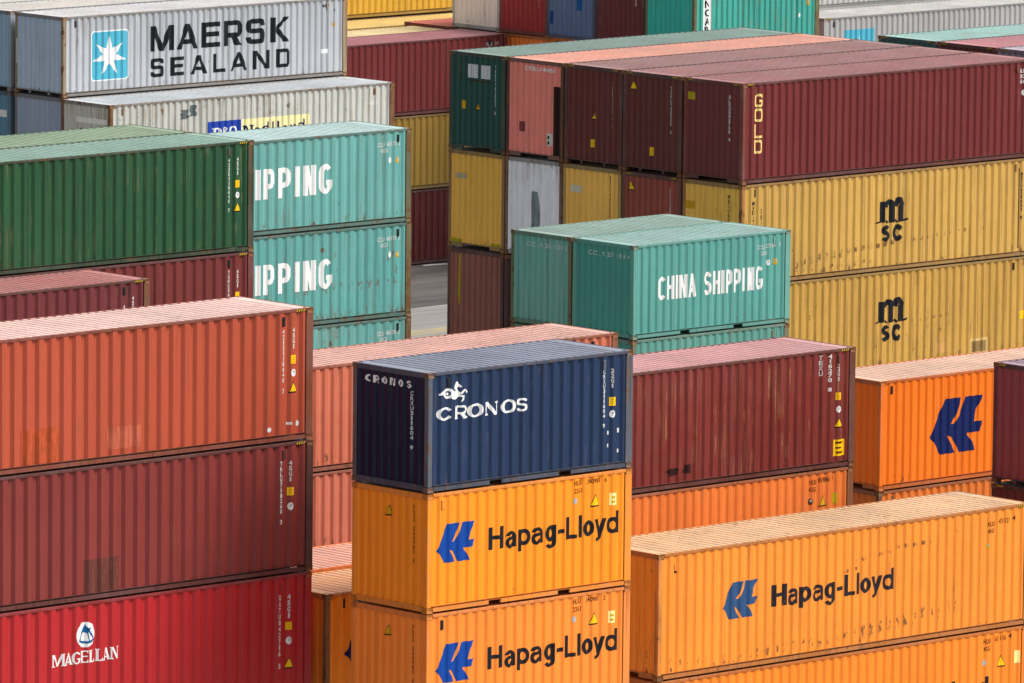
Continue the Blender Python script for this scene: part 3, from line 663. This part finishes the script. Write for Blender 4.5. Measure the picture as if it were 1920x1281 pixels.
P_ = glyph('P', 4.35, 4.70, 1.22, .36, .10, .05, .5, .03)+glyph('O', 5.02, 5.38, 1.22, .38, .10, .045, .5)+stroke([(4.95, 1.22), (4.80, 1.46), (4.82, 1.55), (4.88, 1.57), (4.92, 1.52), (4.80, 1.38), (4.78, 1.28), (4.86, 1.23), (4.96, 1.34)], .05, .04)
place(c, 's', P_, 'white', 'lettering', .007)
P_ = glyph('N', 5.66, 6.02, 1.22, .36, .08, .05, .0, .03)+glyph('o', 6.10, 6.36, 1.22, .36, .08, .045)+glyph('d', 6.44, 6.74, 1.22, .42, .085, .045)+glyph('l', 6.84, 6.96, 1.22, .42, .085)+glyph('l', 7.06, 7.18, 1.22, .42, .085)+glyph('o', 7.28, 7.56, 1.22, .36, .08, .045)+glyph('y', 7.62, 7.90, 1.22, .36, .08, .045)+glyph('d', 7.96, 8.28, 1.22, .42, .085, .045)
place(c, 's', P_, 'navy', 'lettering', .007)
small(c, 's', 'PONU 148226', 10.75, 2.10, .12, 'white_worn', .85); small(c, 's', '42G1', 11.1, 1.90, .12, 'white', .3)
patch(c, 's', 3.0, 1.95, 3.28, 2.25, (92, 100, 100), ragged=.05, seed=8); patch(c, 's', 3.36, 2.02, 3.62, 2.38, (92, 100, 104), ragged=.05, seed=9)
patch(c, 'e', .70, 1.93, 2.20, 2.10, (226, 222, 212), name='label_plate', wear=.2); patch(c, 'e', .32, .95, 1.22, 1.48, (12, 26, 50), ragged=.04, seed=11)
patch(c, 'e', .92, 1.30, 1.05, 1.75, (58, 34, 24), ragged=.03, seed=12)

# --- block on the right: five across, maroon at the near corner
gx, gy, gt = 157.08, 158.74, 11.379
c = container(gx, gy, T(gt, H), L4, H, (.145, .020, .020), 'maroon forty-foot container with gold letters down its corner, over the yellow ones', pitch=.292, rust=.08, streak=.22, roof=(158, 98, 94), frust=.45, frame=(112, 52, 40),
              ergb=(74, 28, 29), hazard=('sl', 'e'))
for ch, v0, v1 in (('G', 2.19, 2.57), ('O', 1.77, 2.15), ('L', 1.30, 1.70), ('D', .86, 1.25)):
    place(c, 's', glyph(ch, .48, .82, v0, v1-v0, .085, .07, .07), 'gold', 'lettering')
small(c, 's', 'GLDU', 11.45, 2.52, .11, 'white', .3); small(c, 's', '502716', 11.45, 2.36, .11, 'white', .42); small(c, 's', '45G1', 11.45, 2.20, .11, 'white', .28); oval(c, 's', 11.62, 1.93); triangle(c, 's', 11.95, 1.80, .24)
square(c, 'e', .31, 2.28, 2.50, .27, 'lime'); column(c, 'e', 'GLDU502716 4', 1.87, 2.53, 1.2, 'white_worn', .06)
c = container(gx, gy, T(gt-2.921, H), L4, H, C_YEL, 'sandy yellow container with black sign and rusty scraped band, directly under the gold-lettered maroon one', pitch=.30, rust=.34, streak=.48, frust=.85, frame=(170, 112, 50), stcol=(.42, .20, .05), ergb=(178, 136, 58), hazard=(),
              scrapes=((2.0, .42, 4.4, .72, .16, .62), (4.2, .72, 6.6, .83, .10, .75), (6.4, .78, 9.5, .98, .08, .45), (2.4, .30, 5.6, .36, .12, .35)))
def m_sign(c, du, dv, mat):
    u = lambda x: 5.62+du+(x-570)*(1.03/540); P_ = []
    P_ += [rect(5.63+du, 1.42+dv, 5.86+du, 2.03+dv), rect(6.05+du, 1.40+dv, 6.27+du, 1.92+dv), rect(6.42+du, 1.40+dv, 6.66+du, 1.90+dv)]
    P_ += stroke(arc(6.03+du, 1.86+dv, .16, .14, 180, 0, 8), .20, .17)+stroke(arc(6.44+du, 1.86+dv, .14, .17, 180, 0, 8), .20, .20)
    P_ += [[(5.48+du, 1.40+dv), (5.64+du, 1.42+dv), (5.64+du, 1.47+dv), (5.52+du, 1.45+dv)], [(6.66+du, 1.40+dv), (6.82+du, 1.44+dv), (6.80+du, 1.50+dv), (6.66+du, 1.46+dv)], [(5.86+du, 1.44+dv), (6.0+du, 1.37+dv), (6.04+du, 1.41+dv), (5.9+du, 1.50+dv)], [(6.27+du, 1.44+dv), (6.38+du, 1.37+dv), (6.42+du, 1.41+dv), (6.32+du, 1.50+dv)]]
    place(c, 's', P_, mat, 'emblem')
    place(c, 's', glyph('S', 5.76+du, 6.09+du, .85+dv, .49, .15, .13, .5)+glyph('C', 6.18+du, 6.62+du, .84+dv, .49, .16, .14, .5), mat, 'lettering')
m_sign(c, 0, 0, 'black')
column(c, 's', 'MEDITERRANEAN', .50, 2.42, .72, 'ink', .15, 'lettering'); column(c, 's', 'SHIPPING', .82, 2.20, .80, 'ink', .09, 'lettering')
place(c, 's', [rect(11.50, .25, 11.54, 2.62), rect(11.90, 1.0, 11.93, 2.62)], 'rustp', 'number_marking'); column(c, 's', 'MSCU629031 8', 11.6, 2.5, 1.1, 'ink'); square(c, 's', 11.95, .85, 1.1, .34)
square(c, 'e', .30, 2.06, 2.28, .34, 'ochre'); column(c, 'e', 'MSCU629031 8', 1.88, 2.6, 1.0, 'ink', .05)
c = container(gx, gy, T(gt-5.842, H), L4, H, (.50, .285, .06), 'sandy yellow container with black sign, lower of two alike and stained with grime', pitch=.30, rust=.36, streak=.58, frust=.6, stcol=(.24, .14, .05),
              scrapes=((6.85, 1.36, 8.9, 1.42, .06, .5), (3.0, .9, 9.5, 1.1, .35, .18)))
m_sign(c, .06, -.01, 'black'); square(c, 's', 11.9, 1.05, 1.28, .5)
patch(c, 's', 9.55, .16, 10.35, .62, (206, 172, 110), seed=13); patch(c, 's', 9.62, .22, 10.28, .54, (150, 112, 60), seed=14); patch(c, 's', 8.1, .30, 8.6, .62, (196, 150, 84), seed=15)
spec = [  # rows behind the near corner: end walls seen
    (1, 0, H, (.10, .026, .022), 'maroon container with a yellow triangle high on its end, beside the one with gold letters', dict(hazard=('e',), ergb=(68, 28, 24), tunnel=1)),
    (1, 1, H, (.16, .045, .032), 'rust-red container with hazard stripes on its end, between two yellow ones', dict(hazard=('e',), ergb=(110, 50, 40))),
    (2, 0, H, (.10, .026, .022), 'maroon container with a yellow triangle halfway down its end, beside the salmon pink one', dict(hazard=('e',), ergb=(70, 29, 25), tunnel=1)),
    (2, 1, H, (.46, .29, .08), 'ochre yellow container between the white one and the rust-red one', dict(ergb=(180, 138, 64), rust=.2)),
    (3, 0, H, (.44, .17, .14), 'salmon pink container with a long dark patch on its end', dict(ergb=(196, 112, 100), roof=(220, 150, 124), frust=.95, frame=(72, 40, 34), rust=.18)),
    (3, 1, H, (.64, .63, .62), 'white container with rusty edges and a grey patch on its end', dict(ergb=(214, 212, 214), frust=.9, frame=(120, 92, 74), rust=.36, erust=.42, streak=.5)),
    (3, 2, H, (.06, .018, .016), 'dark maroon container mostly hidden under the white one', dict(frust=.5)),
    (4, 0, H, (.016, .062, .046), 'bottle green container with two white squares on its end', dict(ergb=(20, 52, 45), roof=(118, 142, 128), frust=.55, frame=(54, 58, 44), rust=.05)),
    (4, 1, H, (.52, .32, .07), 'mustard yellow container under the bottle green one', dict(ergb=(196, 150, 62), rust=.24, frust=.5, frame=(140, 100, 50), erust=.28)),
    (4, 2, H, (.12, .042, .033), 'rusty brown container with a yellow paint stroke, under the mustard yellow one', dict(ergb=(104, 62, 52), rust=.4, erust=.45, frust=.8, frame=(74, 36, 28))),
]
GOC = {}
for row, tier, h_, col, lab, kw in spec:
    kw = dict(kw)
    if tier == 0 and 'roof' not in kw: kw['roof'] = (156, 102, 96) if row == 1 else (150, 104, 96)
    GOC[row, tier] = container(gx, gy+row*Y2, T(gt-tier*2.921, H), L4, H, col, lab, **kw)
c = GOC[1, 0]; triangle(c, 'e', .42, 2.40, .22); square(c, 'e', 1.22, .52, .76, .17); column(c, 'e', 'TGHU745120 6', 1.95, 2.58, 1.2, 'white_worn', .06)
c = GOC[2, 0]; triangle(c, 'e', 1.25, 1.38, .20); square(c, 'e', 1.20, .54, .77, .16); column(c, 'e', 'TCNU330874 1', 1.98, 2.52, 1.15, 'white_worn', .05)
c = GOC[3, 0]; patch(c, 'e', 1.98, .15, 2.31, 2.18, (44, 22, 20), seed=17, wear=.2); small(c, 'e', 'KNLU 4063 1', .75, 2.58, .12, 'white', 1.5)
patch(c, 'e', 1.70, .42, 1.95, .78, (216, 212, 200), name='label_plate'); place(c, 'e', [rect(1.78, .46, 1.86, .56), rect(1.78, .62, 1.86, .72)], 'black', 'label_plate', .006)
patch(c, 'e', .55, .75, .80, 1.05, (130, 66, 64), ragged=.06, seed=18)
c = GOC[4, 0]
for u in (.80, 1.38): place(c, 'e', [rect(u, 2.16, u+.40, 2.56)], 'white_worn', 'label_plate')
place(c, 'e', [rect(u, 2.18, u+.02, 2.54) for u in (.92, 1.04, 1.50, 1.62)], 'grey', 'label_plate', .006); place(c, 'e', [rect(.86, 2.06, 1.82, 2.10)], 'rustp', 'label_plate', .004)
square(c, 'e', .60, 1.22, 1.46, .19, 'ochre'); triangle(c, 'e', 1.25, 1.24, .21, 'ochre'); column(c, 'e', 'YMLU463051 8', 1.97, 2.60, 1.12, 'white', .065)
c = GOC[1, 1]; triangle(c, 'e', .36, 2.40, .26); column(c, 'e', 'GVCU219037 5', 1.95, 2.55, 1.1, 'white_worn', .05)
c = GOC[2, 1]; patch(c, 'e', .28, 2.10, .75, 2.30, (206, 200, 176), name='label_plate'); column(c, 'e', 'MSCU402218 3', 1.95, 2.7, 1.2, 'brown', .05)
c = GOC[3, 1]; patch(c, 'e', 1.10, .70, 1.42, 1.95, (136, 143, 150), ragged=.05, seed=20, wear=.5)
c = GOC[4, 1]; patch(c, 'e', .25, 2.05, .75, 2.22, (176, 168, 128), name='label_plate'); place(c, 'e', [rect(.10, .16, .62, .26), rect(1.85, .16, 2.3, .24)], 'lime', 'paint_mark')
c = GOC[4, 2]; place(c, 'e', [[(.46, 1.15), (.54, 1.35), (.58, 2.70), (.46, 2.72), (.44, 1.6)]], 'lime', 'paint_mark', .004)
column(c, 'e', 'IPXU388147 0', 2.0, 2.55, 1.05, 'white_worn', .06)

# --- teal twenty-footers standing in front of that block
for row in (0, 1):
    for tier in (0, 1):
        lab = (('clean teal twenty-foot container with white capitals in front of the yellow ones', 'teal container supporting the clean teal one with white capitals'), ('tarnished grey-green container next to the clean teal one with white capitals', 'bright teal container just showing under the tarnished grey-green one'))[row][tier]
        c = container(148.32, 154.03+row*Y2, T(7.848-tier*2.616), L2, S, (C_TEAL2, (.10, .26, .21))[row] if tier == 0 else (.10, .30, .25), lab, pitch=.288, dep=.032, vents=(5.44,), epitch=.255, rust=.12+.18*row+.18*tier, streak=.32+.35*row+.3*tier, roof=((144, 176, 166), (138, 162, 150))[row],
                      ergb=((52, 108, 100), (78, 120, 110))[row], frust=.18+.5*row+.5*tier, frame=(98, 160, 146) if row == 0 and tier == 0 else (110, 112, 84), fade=.12+.3*row)
        if row == 0 and tier == 0:
            ocean_name(c, .95, 4.99, 1.01, .65)
            small(c, 's', 'CCLU', 4.77, 2.13, .115, 'white_worn', .30); small(c, 's', '271184', 5.12, 2.15, .115, 'white_worn', .36); small(c, 's', '5', 5.62, 2.17, .115, 'white_worn'); small(c, 's', '22G1', 4.90, 1.96, .105, 'white_worn', .26)
            oval(c, 's', 5.20, 1.74); oval(c, 's', 5.48, 1.75, 'ochre', .07, .095)
        if tier == 0: small(c, 'e', 'C C L U 2 7 1 1 8 4' if row == 0 else 'C C L U 2 6 4 0 9 2', .62, 2.20, .12, 'white_worn', 1.62)

# --- maroon forty and the orange under it
c = container(122.92, 132.53, T(8.458, H), L4, H, (.19, .026, .020), 'reddish-brown weathered container with an orange placard low at its end, over an orange one', pitch=.28, vents=(11.64,), rust=.18, streak=.65, roof=(200, 142, 138), frust=.70, frame=(104, 58, 46), stcol=(.36, .19, .08),
              hazard=('sr',), fade=.1)
column(c, 's', 'TEXU', 11.03, 2.79, 2.27, 'white_worn', .09); column(c, 's', '416270 8', 11.34, 2.79, 1.87, 'white', .09); column(c, 's', '42G1', 11.63, 2.60, 2.10); square(c, 's', 11.64, 1.65, 1.83, .14); oval(c, 's', 11.65, 1.42); triangle(c, 's', 11.66, 1.0)
place(c, 's', [rect(11.52, .28, 11.88, .68)], 'yellow', 'warning_sticker'); place(c, 's', [rect(11.58, .58, 11.82, .63), rect(11.58, .46, 11.76, .50), rect(11.60, .34, 11.82, .39)], 'brown', 'warning_sticker', .006)
patch(c, 's', 5.95, .32, 6.25, .50, (48, 30, 28), ragged=.05, seed=22); patch(c, 's', 6.45, .34, 6.7, .55, (52, 30, 26), ragged=.05, seed=23); oval(c, 's', 2.75+.1, .55, 'white', .06, .05)
c = container(122.92, 132.53, T(5.537), L4, S, (.78, .19, .035), 'orange container with dark stencilled numbers beneath the reddish-brown weathered one', pitch=.28, dep=.030, vents=(), rust=.16, streak=.3, frust=.75, frame=(128, 80, 48))
small(c, 's', 'HLXU', 10.72, 2.27, .12, 'brown', .24); small(c, 's', '819086', 11.02, 2.30, .12, 'brown', .36); small(c, 's', '1', 11.5, 2.32, .12, 'brown'); small(c, 's', '42G1', 10.70, 2.10, .11, 'brown', .24)
oval(c, 's', 10.75, 1.86, 'rustp', .07, .08); triangle(c, 's', 11.17, 1.74, .24, 'ochre'); square(c, 's', 11.58, 1.74, 2.0, .16, 'lime')

# --- salmon-roofed orange pile behind the navy blue container
container(123.41, 141.34, T(7.848), L4, S, (.60, .165, .095), 'salmon orange container with a faded pink roof, behind the navy blue one', pitch=.29, rust=.26, streak=.4, roof=(214, 160, 142), frust=.9, frame=(140, 86, 58), rrust=.45, scrapes=((.3, .25, 3.0, .22, .2, .5),))
container(123.41, 141.34, T(5.232), L4, S, (.60, .17, .105), 'salmon orange container under the one with the faded pink roof', pitch=.29, rust=.16, streak=.35, frust=.6, scrapes=((.3, .85, 3.0, .9, .3, .35),))
c = container(113.9, 127.9, T(5.23), L2, S, C_ORG, 'dull orange container squeezed between the crimson pile and the orange pile', pitch=.30, rust=.22, streak=.4, ergb=(170, 96, 26), roof=(228, 160, 104), frust=.7, frame=(140, 92, 48), epitch=.28)
ship_emblem(c, .58, .82, 1.5, 1.15, 'navy')
container(113.75, 130.62, T(5.23), L2, S, C_ORGR, 'orange container showing only its salmon roof behind the dull orange one', roof=(232, 156, 128), rust=.1)

# --- orange forty in front on the right, another beneath
c = container(122.05, 125.84, T(5.537, H), L4, H, (.84, .26, .030), 'sun-bleached orange forty-foot container with rusty scrapes and dull blue emblem', pitch=.284, dep=.031, vents=(), rust=.22, streak=.24, roof=(240, 176, 126), rrust=.40, frust=.70, frame=(206, 128, 56), ergb=(196, 122, 40), erust=.4, hazard=('sr',), stcol=(.55, .18, .03),
              scrapes=((6.3, 2.12, 7.6, 2.20, .07, .6), (7.6, 2.30, 8.9, 2.30, .07, .7), (6.3, .42, 9.8, .68, .22, .55), (1.2, .24, 7.0, .40, .14, .42), (.2, .3, 2.2, .25, .25, .3), (5.8, 1.88, 6.6, 1.96, .06, .5), (9.1, 2.45, 10.6, 2.52, .04, .5)))
ship_emblem(c, 2.05, 1.18, 1.12, .84, 'blue_dull'); line_name(c, 3.63, 7.62, 1.32, .50, 'ink')
small(c, 's', 'HLXU', 10.75, 2.46, .12, 'brown', .24); small(c, 's', '421121', 11.1, 2.50, .12, 'brown', .36); small(c, 's', '4', 11.58, 2.53, .12, 'brown'); small(c, 's', '45G1', 10.75, 2.30, .11, 'brown', .22); oval(c, 's', 10.75, 2.0, 'ochre', .05, .07)
place(c, 's', [rect(.52, 2.42, .60, 2.47), rect(.52, 2.42, .54, 2.62)], 'black', 'paint_mark')
c = container(122.05, 125.84, T(2.616), L4, S, (.84, .225, .018), 'orange container lowest at the corner, under the sun-bleached orange one', pitch=.284, dep=.028, vents=(), rust=.05, streak=.2, frust=.16, mott=.08)
small(c, 's', 'HLXU', 10.72, 2.29, .12, 'brown', .24); small(c, 's', '611116', 11.08, 2.32, .12, 'brown', .36); small(c, 's', '4', 11.56, 2.34, .12, 'brown'); small(c, 's', '42G1', 10.72, 2.12, .11, 'brown', .22); oval(c, 's', 10.74, 1.84, 'grey', .05, .07); triangle(c, 's', 11.30, 1.72, .24)
place(c, 's', [rect(11.75, 1.72, 11.93, 2.02)], 'pale', 'label_plate'); line_name(c, 6.9, 10.88, 1.02, .5); ship_emblem(c, 5.3, .88, 1.12, .84, 'blue')
# --- vivid orange with large emblem, another beneath it
c = container(146.29, 142.56, T(5.537, H), L4, H, C_ORGR, 'vivid orange container with a large navy blue emblem, beside the purple-brown one', pitch=.283, dep=.034, vents=(.42,), rust=.07, streak=.26, roof=(242, 178, 150), frust=.2, ergb=(168, 76, 12), mott=.05)
ship_emblem(c, 1.89, .76, 2.01, 1.46, 'navy')
container(146.29, 142.56, T(2.616), L4, S, (.62, .15, .02), 'orange container barely visible under the vivid orange one', rust=.3, frust=.6, frame=(96, 52, 30))
# --- purple-brown container cut by the frame
container(135.78, 126.13, T(8.458, H), L4, H, (.10, .024, .030), 'purple-brown container with corrugated end beside the vivid orange one', epitch=.27, hazard=('e',), ergb=(92, 40, 46), tunnel=1, frust=.25, roof=(150, 120, 130))
container(135.78, 126.13, T(5.537), L4, S, (.09, .022, .024), 'dark maroon container carrying the purple-brown one', hazard=('e',), ergb=(66, 26, 30), frust=.3)

# --- far pile across the road
bx, by = 175.31, 201.23
c = container(bx, by, T(7.848), L4, S, (.145, .022, .022), 'maroon container topping the far pile across the road', pitch=.29, rust=.05, streak=.15, roof=(168, 98, 104), frust=.2)
small(c, 's', 'TEXU', 11.2, 2.2, .12, 'white_worn', .3); small(c, 's', '314', 11.6, 2.22, .12, 'white_worn', .2)
container(bx, by, T(5.232), L4, S, (.26, .155, .025), 'olive yellow container in the middle of the far pile across the road', pitch=.29, rust=.06, frust=.3)
container(bx, by, T(2.616), L4, S, (.075, .008, .008), 'dark red container standing on the ground across the road', pitch=.29, rust=.05, frust=.15)
container(bx, by+Y2, T(7.76), L4, S, (.5, .32, .10), 'container with a buff yellow roof just behind the far maroon one', roof=(232, 200, 146), rrust=.05)
container(180.0, 206.8, T(7.72), L4, S, (.58, .35, .08), 'yellow container with a pale roof behind the buff roof', roof=(236, 192, 112), rrust=.03)
container(181.0, 209.3, T(7.73), L4, S, (.20, .09, .03), 'brown container hidden in the gap under the golden yellow one')
container(181.0, 209.3, 7.765, L4, S, (.55, .32, .04), 'golden yellow container topmost at the back of the far pile', pitch=.29, rust=.12, streak=.35, frust=.3)
tx = 187.75
container(tx, 204.45, T(7.83), L4, S, (.42, .08, .07), 'container with a coral red roof beside the off-white one', roof=(206, 92, 88), rrust=.05)
for y, col, e_, lab, kw in ((201.95, (.52, .50, .46), (186, 178, 166), 'off-white rust-spotted container in the far row, next to the red one', dict(rust=.2, erust=.30, frust=.5)),
                            (199.49, (.18, .026, .026), (112, 28, 30), 'blood red container in the far row between off-white and blue', dict(frust=.2)),
                            (197.05, (.05, .075, .12), (62, 76, 100), 'slate blue container in the far row', dict(frust=.3)),
                            (194.60, (.07, .018, .018), (70, 28, 28), 'dark maroon container in the far row beside the turquoise one', dict(frust=.25))):
    c = container(tx, y, 7.83, L2, S, col, lab, ergb=e_, tunnel=0, **kw)
    if e_[0] == 112: column(c, 'e', 'CAXU2104', 1.98, 2.4, .95, 'white_worn', .06)
    if e_[0] == 62: patch(c, 'e', 1.45, 1.05, 1.75, 1.85, (24, 92, 146), seed=31); patch(c, 'e', .15, .5, .28, .95, (24, 70, 130), seed=32)
    if e_[0] == 70: column(c, 'e', 'TRIU5518', 1.95, 2.4, 1.4, 'white', .07)
c = container(tx, 192.15, 7.83, L2, S, (.050, .33, .27), 'turquoise twenty-foot container with a white letter strip at the end of the far row', pitch=.262, rust=.10, streak=.7, frust=.7, frame=(92, 102, 70), stcol=(.22, .17, .09), ergb=(36, 128, 116))
place(c, 's', [rect(.44, .45, .84, 2.5)], 'white', 'lettering', .003); column(c, 's', 'CONCAR', .64, 2.42, .62, 'black', .20, 'lettering')
column(c, 's', 'CIRU 1148', 4.88, 2.3, .95, 'white_worn', .06); oval(c, 's', 5.11, 1.05); oval(c, 's', 5.52, 1.48, 'ochre', .06, .12)
column(c, 'e', 'CXRU 1148 2', 1.98, 2.3, .85, 'white_worn', .05)
container(tx, 201.95, T(7.83), L4, S, (.14, .034, .034), 'dark red container end under the off-white one', ergb=(78, 34, 36), frust=.3)
container(tx, 199.49, T(7.83), L4, S, (.70, .19, .03), 'orange container end under the blood red one', ergb=(186, 98, 36), frust=.4)
# --- grey ones at the top right
c = container(200.69, 198.73, T(7.83), L4, S, (.37, .365, .36), 'light grey container with a light blue square, far behind the maroon roofs', pitch=.268, rust=.05, streak=.15, roof=(196, 192, 186), frust=.3, hazard=('sl',))
place(c, 's', [rect(1.09, .55, 2.61, 2.10)], 'sky', 'emblem', .003); place(c, 's', [[(1.75, 1.3), (1.85, 1.92), (1.95, 1.3)], [(1.3, 1.0), (1.85, 1.45), (2.4, 1.0), (1.85, 1.15)]], 'white', 'emblem', .006)
container(199.6, 201.25, 7.85, L4, S, (.38, .38, .375), 'light grey container topmost at the back, behind the one with the light blue square', pitch=.268, rust=.05, frust=.3, frame=(150, 148, 144))
for y, col, roof, lab in ((158.45, (.30, .26, .32), (176, 160, 172), 'container with a lilac grey roof beyond the maroon roofs'), (160.93, (.14, .04, .04), (190, 120, 122), 'container with a dusty pink roof beyond the maroon roofs'), (163.41, (.05, .17, .15), (150, 186, 174), 'container with a pale mint roof beyond the maroon roofs')):
    container(169.8, y, T(11.5, H), L4, H, col, lab, roof=roof, hazard=('e',), frust=.3, frame=tuple(int(c_**.45*255) for c_ in col))
